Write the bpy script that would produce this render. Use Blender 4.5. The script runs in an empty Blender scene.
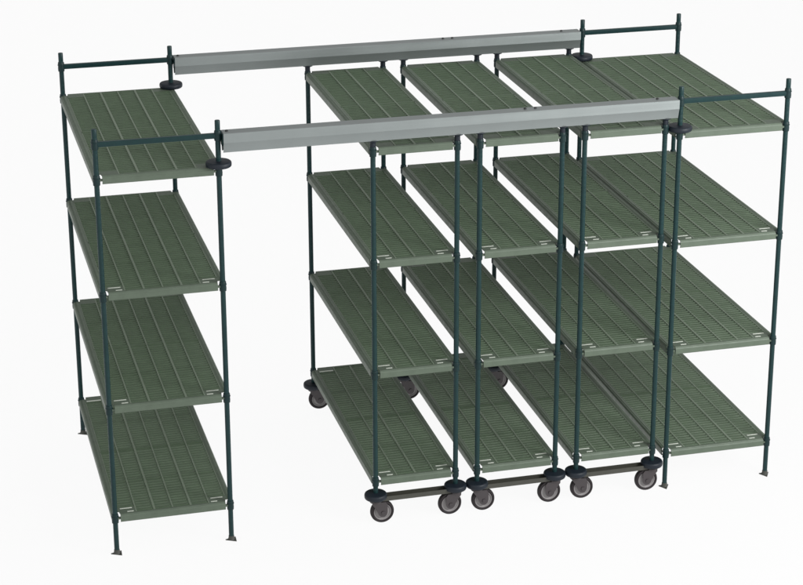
import bpy, bmesh, math, random
from mathutils import Vector, Euler

I = 0.0254                      # everything below is laid out in inches
sc = bpy.context.scene
col = sc.collection
R = math.radians

# ------------------------------------------------------------------ camera
cam = bpy.data.cameras.new('camera')
camo = bpy.data.objects.new('camera', cam)
col.objects.link(camo)
sc.camera = camo
F = 2090.14
camo.location = (-37.9329 * I, -370.8967 * I, 193.9244 * I)
camo.rotation_euler = (R(70.163), 0, R(-15.106))
cam.sensor_width = 36
cam.sensor_fit = 'HORIZONTAL'
cam.lens = F * 36 / 803
cam.shift_x = (401.5 - 421.7736) / 803
cam.shift_y = (261.6379 - 292.5) / 803
cam.clip_start = 0.05
cam.clip_end = 500

# ------------------------------------------------------------------ light
w = bpy.data.worlds.new('World')
sc.world = w
w.use_nodes = True
nt = w.node_tree
for n in list(nt.nodes):
    nt.nodes.remove(n)
out = nt.nodes.new('ShaderNodeOutputWorld')
bg = nt.nodes.new('ShaderNodeBackground')
tc = nt.nodes.new('ShaderNodeTexCoord')
sep = nt.nodes.new('ShaderNodeSeparateXYZ')
ramp = nt.nodes.new('ShaderNodeValToRGB')
nt.links.new(tc.outputs['Generated'], sep.inputs[0])
xr = nt.nodes.new('ShaderNodeMapRange')     # the studio is brighter on its right-hand side
xr.inputs['From Min'].default_value = 0.0
xr.inputs['From Max'].default_value = 0.5
xr.inputs['To Min'].default_value = 0.82
xr.inputs['To Max'].default_value = 1.35
nt.links.new(sep.outputs['X'], xr.inputs['Value'])
yr = nt.nodes.new('ShaderNodeMapRange')     # and darker behind the racks
yr.inputs['From Min'].default_value = 0.0
yr.inputs['From Max'].default_value = 0.6
yr.inputs['To Min'].default_value = 1.0
yr.inputs['To Max'].default_value = 0.42
nt.links.new(sep.outputs['Y'], yr.inputs['Value'])
gz = nt.nodes.new('ShaderNodeMath')         # only above the floor
gz.operation = 'GREATER_THAN'
gz.inputs[1].default_value = 0.0
nt.links.new(sep.outputs['Z'], gz.inputs[0])
xy = nt.nodes.new('ShaderNodeMath')
xy.operation = 'MULTIPLY'
nt.links.new(xr.outputs[0], xy.inputs[0])
nt.links.new(yr.outputs[0], xy.inputs[1])
mx = nt.nodes.new('ShaderNodeMix')
mx.inputs[2].default_value = 1.0
nt.links.new(gz.outputs[0], mx.inputs[0])
nt.links.new(xy.outputs[0], mx.inputs[3])
vm = nt.nodes.new('ShaderNodeVectorMath')
vm.operation = 'SCALE'
nt.links.new(ramp.outputs[0], vm.inputs[0])
nt.links.new(mx.outputs[0], vm.inputs['Scale'])
nt.links.new(vm.outputs[0], bg.inputs['Color'])
nt.links.new(bg.outputs[0], out.inputs[0])
mr = nt.nodes.new('ShaderNodeMapRange')     # Z -1..1 -> 0..1
mr.inputs['From Min'].default_value = -1
nt.links.new(sep.outputs['Z'], mr.inputs['Value'])
nt.links.new(mr.outputs[0], ramp.inputs[0])
ramp.color_ramp.elements[0].position = 0.48
ramp.color_ramp.elements[0].color = (1, 1, 1, 1)
ramp.color_ramp.elements[1].position = 0.52
ramp.color_ramp.elements[1].color = (0.58, 0.58, 0.58, 1)
e = ramp.color_ramp.elements.new(0.70)
e.color = (0.58, 0.58, 0.58, 1)
e = ramp.color_ramp.elements.new(0.85)
e.color = (0.52, 0.52, 0.52, 1)
bg.inputs['Strength'].default_value = 1.9


def area(name, loc, target, sx, sy, power, color=(1, 1, 1)):
    d = bpy.data.lights.new(name, 'AREA')
    d.shape = 'RECTANGLE'
    d.size = sx
    d.size_y = sy
    d.energy = power
    d.color = color
    o = bpy.data.objects.new(name, d)
    o.location = loc
    o.rotation_euler = (Vector(target) - Vector(loc)).to_track_quat('-Z', 'Y').to_euler()
    col.objects.link(o)
    return o


area('softbox_front_right', (4.9, -3.4, 3.0), (2.6, 0.4, 1.6), 1.8, 1.8, 240)
area('softbox_front_left', (-4.5, -8.0, 5.0), (1.5, 0.5, 1.0), 3.0, 3.0, 60)

sc.view_settings.view_transform = 'Standard'
sc.view_settings.look = 'None'
sc.view_settings.exposure = 0
sc.view_settings.gamma = 1
sc.cycles.max_bounces = 8
sc.cycles.use_denoising = True


# ------------------------------------------------------------------ materials
def mat(name, color, rough=0.5, metal=0.0, noise=0.0, scale=60.0, bump=0.0, spec=0.5):
    m = bpy.data.materials.new(name)
    m.use_nodes = True
    t = m.node_tree
    b = t.nodes['Principled BSDF']
    b.inputs['Base Color'].default_value = (*color, 1)
    b.inputs['Roughness'].default_value = rough
    b.inputs['Metallic'].default_value = metal
    b.inputs['Specular IOR Level'].default_value = spec
    if noise or bump:
        c = t.nodes.new('ShaderNodeTexCoord')
        nz = t.nodes.new('ShaderNodeTexNoise')
        nz.inputs['Scale'].default_value = scale
        nz.inputs['Detail'].default_value = 4
        t.links.new(c.outputs['Object'], nz.inputs['Vector'])
        if noise:
            r = t.nodes.new('ShaderNodeValToRGB')
            r.color_ramp.elements[0].position = 0.3
            r.color_ramp.elements[1].position = 0.7
            r.color_ramp.elements[0].color = (*[q * (1 - noise) for q in color], 1)
            r.color_ramp.elements[1].color = (*[min(1, q * (1 + noise)) for q in color], 1)
            t.links.new(nz.outputs['Fac'], r.inputs[0])
            t.links.new(r.outputs[0], b.inputs['Base Color'])
        if bump:
            bp = t.nodes.new('ShaderNodeBump')
            bp.inputs['Strength'].default_value = bump
            bp.inputs['Distance'].default_value = 0.002
            t.links.new(nz.outputs['Fac'], bp.inputs['Height'])
            t.links.new(bp.outputs[0], b.inputs['Normal'])
    return m


M = {
    'floor': mat('backlit_white_floor', (0.9, 0.9, 0.9), 0.9, spec=0.0),
    'frame': mat('grey_green_frame', (0.080, 0.104, 0.076), 0.5, noise=0.06, scale=25, spec=0.3),
    'mat': mat('green_plastic_grid', (0.064, 0.096, 0.057), 0.55, noise=0.08, scale=18, spec=0.3),
    'rib': mat('top_lit_rib', (0.140, 0.175, 0.130), 0.5, spec=0.3),  # lighter than the grid: light on the rib tops put into colour
    'glint': mat('pale_glint_strip', (0.52, 0.55, 0.49), 0.5),  # pale stand-in for white glints at the shelf corner slots
    'post': mat('dark_green_epoxy', (0.008, 0.027, 0.028), 0.35, noise=0.08, scale=30, spec=0.2),
    'collar': mat('dark_green_collar', (0.006, 0.020, 0.021), 0.4, spec=0.22),
    'track': mat('brushed_aluminium', (0.215, 0.238, 0.235), 0.38, metal=0.55, noise=0.03, scale=8),
    'bumper': mat('navy_rubber', (0.006, 0.010, 0.016), 0.5, spec=0.3),
    'tyre': mat('dark_rubber', (0.014, 0.011, 0.012), 0.6, spec=0.25),
    'rim': mat('grey_rim', (0.19, 0.18, 0.18), 0.5),
    'fork': mat('dull_steel', (0.042, 0.036, 0.038), 0.45, metal=0.2),
    'bar': mat('brown_grey_steel', (0.036, 0.036, 0.028), 0.5, noise=0.08, scale=30),
    'plate': mat('dark_foot_metal', (0.04, 0.042, 0.036), 0.5, metal=0.2),
    'dark': mat('black_screw', (0.01, 0.01, 0.01), 0.4),
}


def add_grain(m, stretch, lo, hi):
    t = m.node_tree
    b = t.nodes['Principled BSDF']
    c = t.nodes.new('ShaderNodeTexCoord')
    mp = t.nodes.new('ShaderNodeMapping')
    mp.inputs['Scale'].default_value = stretch
    nz = t.nodes.new('ShaderNodeTexNoise')
    nz.inputs['Scale'].default_value = 40
    nz.inputs['Detail'].default_value = 6
    r = t.nodes.new('ShaderNodeMapRange')
    r.inputs['To Min'].default_value = lo
    r.inputs['To Max'].default_value = hi
    t.links.new(c.outputs['Object'], mp.inputs[0])
    t.links.new(mp.outputs[0], nz.inputs['Vector'])
    t.links.new(nz.outputs['Fac'], r.inputs['Value'])
    t.links.new(r.outputs[0], b.inputs['Roughness'])


add_grain(M['track'], (0.03, 4, 4), 0.25, 0.52)
add_grain(M['frame'], (1, 1, 1), 0.38, 0.62)
add_grain(M['mat'], (0.4, 0.4, 0.4), 0.42, 0.68)
add_grain(M['post'], (1, 1, 0.3), 0.24, 0.46)

# ------------------------------------------------------------------ mesh helpers (inches)
def box(bm, x0, x1, y0, y1, z0, z1, bev=0.0):
    vs = [bm.verts.new((x, y, z)) for x in (x0, x1) for y in (y0, y1) for z in (z0, z1)]
    f = [(0, 1, 3, 2), (4, 6, 7, 5), (0, 4, 5, 1), (2, 3, 7, 6), (0, 2, 6, 4), (1, 5, 7, 3)]
    fs = [bm.faces.new([vs[i] for i in q]) for q in f]
    if bev:
        es = list({e for q in fs for e in q.edges})
        bmesh.ops.bevel(bm, geom=es, offset=bev, segments=2, profile=0.6, affect='EDGES')


def lathe(bm, prof, cx=0, cy=0, n=32, axis='Z', cz=0):
    """prof: (radius, height) from bottom to top, closed at both ends"""
    rings = []
    for r, h in prof:
        ring = []
        for k in range(n):
            a = 2 * math.pi * k / n
            if axis == 'Z':
                p = (cx + r * math.cos(a), cy + r * math.sin(a), cz + h)
            elif axis == 'Y':
                p = (cx + r * math.cos(a), cy + h, cz + r * math.sin(a))
            else:
                p = (cx + h, cy + r * math.cos(a), cz + r * math.sin(a))
            ring.append(bm.verts.new(p))
        rings.append(ring)
    for a, b in zip(rings, rings[1:]):
        for k in range(n):
            bm.faces.new((a[k], a[(k + 1) % n], b[(k + 1) % n], b[k]))
    bm.faces.new(rings[0][::-1])
    bm.faces.new(rings[-1])


def prism(bm, pts, a0, a1, axis):
    """extrude a polygon between a0 and a1 along an axis; pts in the other two"""
    def P(p, a):
        return {'X': (a, p[0], p[1]), 'Y': (p[0], a, p[1]), 'Z': (p[0], p[1], a)}[axis]
    A = [bm.verts.new(P(p, a0)) for p in pts]
    B = [bm.verts.new(P(p, a1)) for p in pts]
    n = len(pts)
    for k in range(n):
        bm.faces.new((A[k], A[(k + 1) % n], B[(k + 1) % n], B[k]))
    bm.faces.new(A[::-1])
    bm.faces.new(B)


def finish(bm, name, material, smooth=True):
    bmesh.ops.recalc_face_normals(bm, faces=bm.faces)
    for v in bm.verts:
        v.co *= I
    me = bpy.data.meshes.new(name)
    bm.to_mesh(me)
    bm.free()
    me.materials.append(material)
    if smooth:
        me.polygons.foreach_set('use_smooth', [True] * len(me.polygons))
        try:
            me.set_sharp_from_angle(angle=R(35))
        except Exception:
            pass
    return me


def obj(name, me, parent=None, loc=(0, 0, 0)):
    o = bpy.data.objects.new(name, me)
    col.objects.link(o)
    o.location = [q * I for q in loc]
    if parent:
        o.parent = parent
    return o


def thing(name, label, cat, loc, group=None):
    o = obj(name, None, None, loc)
    o.empty_display_size = 0.1
    o['label'] = label
    o['category'] = cat
    if group:
        o['group'] = group
    return o


# ------------------------------------------------------------------ the setting
ft = M['floor'].node_tree
fo = ft.nodes['Material Output']
d_ = ft.nodes.new('ShaderNodeBsdfDiffuse')
d_.inputs['Color'].default_value = (0.03, 0.03, 0.03, 1)
t_ = ft.nodes.new('ShaderNodeBsdfTranslucent')
t_.inputs['Color'].default_value = (0.495, 0.495, 0.495, 1)
a_ = ft.nodes.new('ShaderNodeAddShader')
ft.links.new(d_.outputs[0], a_.inputs[0])
ft.links.new(t_.outputs[0], a_.inputs[1])
ft.links.new(a_.outputs[0], fo.inputs['Surface'])
bm = bmesh.new()                       # floor made translucent: world light from below keeps it white and shadowless
vs = [bm.verts.new(p) for p in ((-3000, -1500, 0), (3000, -1500, 0), (3000, 6000, 0), (-3000, 6000, 0))]
bm.faces.new(vs)
fl = obj('floor', finish(bm, 'floor', M['floor'], False))
fl['kind'] = 'structure'

# ------------------------------------------------------------------ measurements
D = 58.8
W_END, W_ROLL = 22.83, 16.75
X_END = [0.0, 115.07]
X_ROLL = [52.53, 73.86, 95.24]
Z_END = [7.74, 30.88, 54.08, 77.1]
Z_ROLL = [9.05, 32.4, 55.6, 78.5]
Z_TOP, Z_BRACKET, Z_TRACK = 86.95, 84.0, 80.85

_cache = {}


def cached(key, fn):
    if key not in _cache:
        _cache[key] = fn()
    return _cache[key]


# ------------------------------------------------------------------ shelf: frame + grid mats
def frame_mesh(W):
    bm = bmesh.new()
    h = 0.85
    g = 1.02                                  # rails stop short of the posts
    # front and rear channel rails: upright wall, top flange, small lip at the foot
    for s, yo in ((1, 0.0), (-1, D)):
        def Y(a, b):
            lo, hi = yo + s * a, yo + s * b
            return (min(lo, hi), max(lo, hi))
        prof = [(-0.52, -0.67), (-0.30, -0.67), (-0.30, -0.5), (-0.40, -0.5), (-0.40, h - 0.12),
                (0.28, h - 0.12), (0.28, h), (-0.22, h), (-0.54, h - 0.36), (-0.56, h - 0.46), (-0.60, h - 0.48), (-0.60, -0.57)]
        prism(bm, [(yo + s * p[0], p[1]) for p in prof], g, W - g, 'X')
    # side rails
    for s, xo in ((1, 0.0), (-1, W)):
        prof = [(-0.52, -h), (-0.30, -h), (-0.30, -0.6), (-0.40, -0.6), (-0.40, h - 0.12),
                (0.62, h - 0.12), (0.62, h - 0.02), (0.30, h - 0.02), (0.22, h + 0.03), (0.02, h + 0.03),
                (-0.06, h - 0.04), (-0.34, h - 0.04), (-0.60, h - 0.34), (-0.60, -h + 0.12)]
        prism(bm, [(xo + s * p[0], p[1]) for p in prof], g, D - g, 'Y')
    # corner castings: thin plate and slim necks to the post
    for sx, xo in ((1, 0.0), (-1, W)):
        for sy, yo in ((1, 0.0), (-1, D)):
            def B(x0, x1, y0, y1, z0, z1):
                a, b = sorted((xo + sx * x0, xo + sx * x1))
                c, d = sorted((yo + sy * y0, yo + sy * y1))
                box(bm, a, b, c, d, z0, z1)
            zt = h - 0.005
            zb = h - 0.10
            B(0.92, 4.2, 0.62, 2.60, zb, zt)          # between the slots
            B(0.62, 1.05, 0.92, 2.60, zb - .006, zt - .006)
            B(0.92, 4.2, 0.284, 0.62, zb - .004, zt - .004)
            # neck: diagonal web that meets the collar at mid height
            B(0.50, 1.13, -0.38, 0.10, -0.16, 0.22)
            B(-0.38, 0.10, 0.50, 1.13, -0.16, 0.22)
    # under-shelf stiffeners
    for k in range(1, 4):
        y = D * k / 4
        box(bm, -0.38, W + 0.38, y - 0.12, y + 0.12, -0.5, 0.05)
    return finish(bm, 'shelf_frame', M['frame'])


def mats(W, n):
    """list of mat meshes: pairs of grid columns, two mats along the depth"""
    res = []
    x0, x1 = 0.64, W - 0.64
    zw = (x1 - x0) / n
    top = 0.84
    pitch = 1.16
    for c in range(0, n, 2):
        for half in (0, 1):
            ya, yb = (0.34, D / 2 - 0.06) if half == 0 else (D / 2 + 0.06, D - 0.34)
            bm = bmesh.new()
            for q in (0, 1):
                zi = c + q
                xa, xb = x0 + zi * zw, x0 + (zi + 1) * zw
                za, zb_ = ya, yb
                corner = zi in (0, n - 1)
                if corner and half == 0:
                    za = 2.62
                if corner and half == 1:
                    zb_ = D - 2.62
                # end strips
                box(bm, xa, xb, za, za + 0.28, top - 0.5, top)
                box(bm, xa, xb, zb_ - 0.28, zb_, top - 0.5, top)
                if corner and zw > 3.55:             # piece beside the corner casting
                    pa, pb = (ya, 2.62) if half == 0 else (D - 2.62, yb)
                    if zi == 0 and xb > 4.25:
                        box(bm, 4.21, xb, pa, pb, top - 0.5, top - 0.02)
                    if zi == n - 1 and xa < W - 4.25:
                        box(bm, xa, W - 4.21, pa, pb, top - 0.5, top - 0.02)
                L = zb_ - za - 0.56
                m = max(1, round(L / pitch))
                p = L / m
                for k in range(m):
                    y = za + 0.28 + (k + 0.5) * p
                    # louvre: flat top, undercut front
                    pr = [(y - 0.04, top - 0.60), (y + 0.14, top - 0.60), (y + 0.29, top - 0.12),
                          (y + 0.25, top - 0.04), (y - 0.26, top - 0.04), (y - 0.31, top - 0.12)]
                    prism(bm, pr, xa + 0.1, xb - 0.1, 'X')
            nlou = len(bm.faces)
            # ribs: slim one in the middle of the mat, bold one along each joint
            xm = x0 + (c + 1) * zw
            box(bm, xm - 0.13, xm + 0.13, ya, yb, top - 0.62, top + 0.03)
            for xe, s in ((x0 + c * zw, 1), (x0 + (c + 2) * zw, -1)):
                edge = (c == 0 and s == 1) or (c == n - 2 and s == -1)
                e0, e1 = (ya, yb)
                if edge:
                    e0, e1 = (2.62, yb) if half == 0 else (ya, D - 2.62)
                a, b = sorted((xe + s * 0.001, xe + s * (0.12 if edge else 0.20)))
                box(bm, a, b, e0, e1, top - 0.62, top + (0.0 if edge else 0.04))
            bm.faces.ensure_lookup_table()
            for f in bm.faces[nlou:]:
                f.material_index = 1
            me = finish(bm, 'grid_mat', M['mat'])
            me.materials.append(M['rib'])
            res.append(me)
    return res


def glint_mesh(s):
    # long and short pale strips added for white glints at the corner
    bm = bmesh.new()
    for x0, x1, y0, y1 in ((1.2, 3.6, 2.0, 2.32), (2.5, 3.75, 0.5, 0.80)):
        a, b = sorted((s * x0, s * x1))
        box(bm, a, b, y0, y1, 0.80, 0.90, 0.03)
    return finish(bm, 'glint_strip', M['glint'])


def rear_glint_mesh():
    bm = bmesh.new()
    box(bm, 0.95, 4.1, -2.4, -1.95, 0.80, 0.90, 0.03)  # added strip for the white glint at the rear corner
    return finish(bm, 'glint_strip', M['glint'])


def collar_mesh():
    bm = bmesh.new()
    lathe(bm, [(0.56, -1.0), (0.66, -0.92), (0.69, -0.35), (0.65, 0.25), (0.66, 0.78), (0.60, 0.98), (0.52, 1.0)])
    lathe(bm, [(0.70, 0.28), (0.74, 0.32), (0.74, 0.44), (0.70, 0.48)])
    return finish(bm, 'collar', M['collar'])


def post_mesh(z0, z1):
    bm = bmesh.new()
    prof = [(0.44, z0), (0.5, z0 + 0.06)]
    z = z0 + 1.0
    while z < z1 - 1:                          # the ring grooves that set shelf height
        prof += [(0.5, z - 0.03), (0.496, z - 0.01), (0.496, z + 0.01), (0.5, z + 0.03)]
        z += 1.0
    prof += [(0.5, z1 - 0.1), (0.46, z1), (0.30, z1 + 0.02)]
    lathe(bm, prof, n=24)
    return finish(bm, 'post', M['post'])


def foot_mesh(kind):
    bm = bmesh.new()
    pts = [(-1.2, 0.05), (0.85, -1.05), (0.95, 0.75)] if kind == 0 else [(-1.1, 0.5), (0.0, -1.35), (1.1, 0.5)]
    prism(bm, pts, 0.0, 0.22, 'Z')
    lathe(bm, [(0.72, 0.22), (0.60, 0.5), (0.56, 0.95), (0.5, 1.0)])
    return finish(bm, 'foot_plate', M['plate'])


def bumper_mesh(th, r):
    bm = bmesh.new()
    prof = [(0.55, -th / 2)]
    for k in range(9):
        a = -math.pi / 2 + math.pi * k / 8
        ca, sa = math.cos(a), math.sin(a)
        prof.append((r - th * 0.4 + th * 0.4 * max(ca, 0) ** 0.7, th / 2 * math.copysign(abs(sa) ** 0.75, sa)))
    prof.append((0.85, th / 2))
    prof.append((0.62, th / 2 + 0.06))
    lathe(bm, prof, n=48)
    return finish(bm, 'bumper', M['bumper'])


def bracket_mesh(W):
    bm = bmesh.new()
    prism(bm, [(-0.28, -0.5), (0.28, -0.5), (0.40, -0.2), (0.40, 0.38), (0.28, 0.5), (-0.28, 0.5), (-0.40, 0.38), (-0.40, -0.2)],
          0.45, W - 0.45, 'X')
    return finish(bm, 'top_bracket', M['post'])


def caster_meshes():
    """stem side = +x offset of the axle; returns fork, tyre, rim, hub"""
    ox, R_ = 1.25, 2.45
    bm = bmesh.new()
    # swivel head
    lathe(bm, [(0.9, 4.55), (1.25, 4.65), (1.25, 4.95), (1.0, 5.1), (0.6, 5.3)], n=32)
    lathe(bm, [(0.5, 4.3), (0.55, 5.4)], n=20)
    # crown + two tapering legs
    for s in (-1, 1):
        pts = [(-0.95, 4.75), (1.75, 4.75), (2.2, 4.2), (2.22, 2.5), (2.05, 1.9), (1.68, 1.52), (1.25, 1.42), (0.8, 1.55), (0.42, 1.95), (0.2, 2.5), (-0.3, 3.5), (-0.95, 4.35)]
        a, b = sorted((s * 0.80, s * 0.94))
        prism(bm, pts, a, b, 'Y')
    box(bm, -0.95, 1.75, -0.80, 0.80, 4.58, 4.74)
    # axle nut
    lathe(bm, [(0.38, -1.12), (0.42, -0.95), (0.42, 0.95), (0.38, 1.12)], cx=ox, cz=R_, n=6, axis='Y')
    fork = finish(bm, 'caster', M['fork'])
    bm = bmesh.new()
    prof = []
    n = 48
    # tyre: ring with a rounded tread
    sec = [(1.78, -0.5), (2.05, -0.62), (2.35, -0.52), (2.45, -0.22), (2.45, 0.22), (2.35, 0.52), (2.05, 0.62), (1.78, 0.5)]
    rings = []
    for k in range(n):
        a = 2 * math.pi * k / n
        rings.append([bm.verts.new((ox + r * math.cos(a), h, R_ + r * math.sin(a))) for r, h in sec])
    for k in range(n):
        A, B = rings[k], rings[(k + 1) % n]
        for j in range(len(sec)):
            bm.faces.new((A[j], A[(j + 1) % len(sec)], B[(j + 1) % len(sec)], B[j]))
    tyre = finish(bm, 'tyre', M['tyre'])
    bm = bmesh.new()
    lathe(bm, [(0.8, -0.60), (0.95, -0.34), (1.45, -0.30), (1.70, -0.52), (1.80, -0.50), (1.80, 0.50), (1.70, 0.52), (1.45, 0.30),
               (0.95, 0.34), (0.8, 0.60)], cx=ox, cz=R_, n=48, axis='Y')
    rim = finish(bm, 'rim', M['rim'])
    return fork, tyre, rim


def dolly_bar_mesh(W):
    """shallow steel channel with its open side up"""
    bm = bmesh.new()
    a, b = 1.2, W - 1.2
    prism(bm, [(-0.95, -0.55), (0.95, -0.55), (0.95, 0.45), (0.83, 0.45), (0.83, -0.43), (-0.83, -0.43), (-0.83, 0.45), (-0.95, 0.45)],
          a, b, 'X')
    return finish(bm, 'dolly_bar', M['bar'])


def cap_mesh():
    bm = bmesh.new()
    lathe(bm, [(0.52, -1.5), (0.55, -1.3), (0.55, -0.5), (0.75, -0.3), (1.1, -0.18), (1.1, 0.0)], n=28)
    return finish(bm, 'guide_cap', M['bumper'])


# ------------------------------------------------------------------ build one of each unit, then copy
def make_unit(kind, loc, label, cat, group):
    roll = kind == 'roll'
    W = W_ROLL if roll else W_END
    root = thing('rolling_shelving_unit' if roll else 'stationary_shelving_unit', label, cat, loc, group)
    zs = Z_ROLL if roll else Z_END
    z0, z1 = (5.6, Z_TRACK - 0.3) if roll else (0.25, Z_TOP)
    pm = post_mesh(z0, z1)
    cm = cached('collar', collar_mesh)
    fm = None if roll else foot_mesh(0 if kind == 'end_l' else 1)
    for x in (0, W):
        for y in (0, D):
            p = obj('post', pm, root, (x, y, 0))
            for z in zs:
                obj('collar', cm, p, (0, 0, z))
            if roll:
                obj('guide_cap', cached('cap', cap_mesh), p, (0, 0, Z_TRACK - 0.01))
            else:
                obj('collar', cm, p, (0, 0, Z_BRACKET))
                obj('foot_plate', fm, p)
    fr = cached(('frame', W), lambda: frame_mesh(W))
    ms = cached(('mats', W), lambda: mats(W, 4 if roll else 6))
    for z in zs:
        s = obj('shelf', fr, root, (0, 0, z))
        for m in ms:
            obj('grid_mat', m, s)
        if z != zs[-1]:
            obj('glint_strip', cached('glint_l', lambda: glint_mesh(1)), s)
            obj('glint_strip', cached('glint_r', lambda: glint_mesh(-1)), s, (W, 0, 0))
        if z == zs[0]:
            obj('glint_strip', cached('glint_b', rear_glint_mesh), s, (0, D, 0))
    if roll:
        fk, ty, ri = cached('caster', caster_meshes)
        bmp = cached('bumper', lambda: bumper_mesh(1.25, 2.32))
        for x in (0, W):
            for y in (0, D):
                c = obj('caster', fk, root, (x, y - 0.15 if y == 0 else y, 0))
                if x > 0:
                    c.rotation_euler = (0, 0, math.pi)
                obj('tyre', ty, c)
                obj('rim', ri, c)
                obj('bumper', bmp, root, (x, y, 5.95))
        db = dolly_bar_mesh(W)
        obj('dolly_bar', db, root, (0, 0, 5.45))
        obj('dolly_bar', db, root, (0, D, 5.45))
    else:
        br = cached('bracket', lambda: bracket_mesh(W))
        obj('top_bracket', br, root, (0, 0, Z_BRACKET))
        obj('top_bracket', br, root, (0, D, Z_BRACKET))
        bmp = cached('bumper_thin', lambda: bumper_mesh(1.08, 2.45))
        x = W if kind == 'end_l' else 0
        for y in (0, D):
            obj('bumper', bmp, root, (x, y, 78.5))
    return root


def copy_tree(o, parent=None):
    c = o.copy()
    col.objects.link(c)
    c.parent = parent
    for ch in list(o.children):
        copy_tree(ch, c)
    return c


GE = 'stationary shelving units at the two ends of the row'
GR = 'rolling shelving units on casters under the tracks'
make_unit('end_l', (X_END[0], 0, 0),
          'wide green rack on fixed feet standing alone left of the open aisle',
          'shelving unit', GE)
make_unit('end_r', (X_END[1], 0, 0),
          'wide green rack on fixed feet right beside the castered racks, rightmost of the row',
          'shelving unit', GE)
first = make_unit('roll', (X_ROLL[0], 0, 0),
                  'narrow green rack on casters with the open aisle on its left side',
                  'shelving unit', GR)
for x, lb in ((X_ROLL[1], 'narrow green rack on casters in the middle, between two other castered racks'),
              (X_ROLL[2], 'narrow green rack on casters closest to the fixed right-hand end rack')):
    c = copy_tree(first)
    c.location.x = x * I
    c['label'] = lb


# ------------------------------------------------------------------ overhead tracks
def track_mesh(x0, x1):
    bm = bmesh.new()
    zt, zm, zb = 3.78, 1.95, 0.0
    prof = [(-1.45, zt - 0.06), (-1.38, zt), (1.38, zt), (1.45, zt - 0.06), (1.45, zm), (1.40, zm - 0.06), (0.90, zb), (0.62, zb), (0.62, 0.14), (0.86, 0.14),
            (1.33, zm), (1.33, zt - 0.14), (-1.33, zt - 0.14), (-1.33, zm), (-0.86, 0.14), (-0.62, 0.14), (-0.62, zb), (-0.90, zb), (-1.40, zm - 0.06), (-1.45, zm)]
    prism(bm, prof, x0, x1, 'X')
    return finish(bm, 'track_channel', M['track'])


def screw_mesh():
    bm = bmesh.new()
    lathe(bm, [(0.30, 0), (0.30, 0.14), (0.18, 0.24)], n=12)
    return finish(bm, 'screw', M['dark'])


def plate_mesh():
    bm = bmesh.new()
    prism(bm, [(-1.3, 3.7), (1.3, 3.7), (1.3, 2.0), (0.7, 1.2), (-0.7, 1.2), (-1.3, 2.0)], 0, 0.16, 'X')
    return finish(bm, 'end_plate', M['post'])


xa, xb, xs = W_END + 0.85, X_END[1] - 0.85, 84.0
tm1 = track_mesh(0, xs - xa - 0.003)
tm2 = track_mesh(xs - xa + 0.003, xb - xa)
sm = screw_mesh()
pl = plate_mesh()
for y, lb in ((0, 'long grey metal overhead track joining the front posts of the two end racks'),
              (D, 'long grey metal overhead track joining the rear posts of the two end racks')):
    t = thing('overhead_track', lb, 'track', (xa, y, Z_TRACK), 'overhead tracks spanning the row')
    obj('track_channel', tm1, t)
    obj('track_channel', tm2, t)
    for x in (0.9, xs - xa - 1.05, xs - xa + 1.05, xb - xa - 4.0):
        obj('screw', sm, t, (x, 0.35, 3.78))
    obj('end_plate', pl, t, (-0.165, 0, 0))
    obj('end_plate', pl, t, (xb - xa + 0.005, 0, 0))
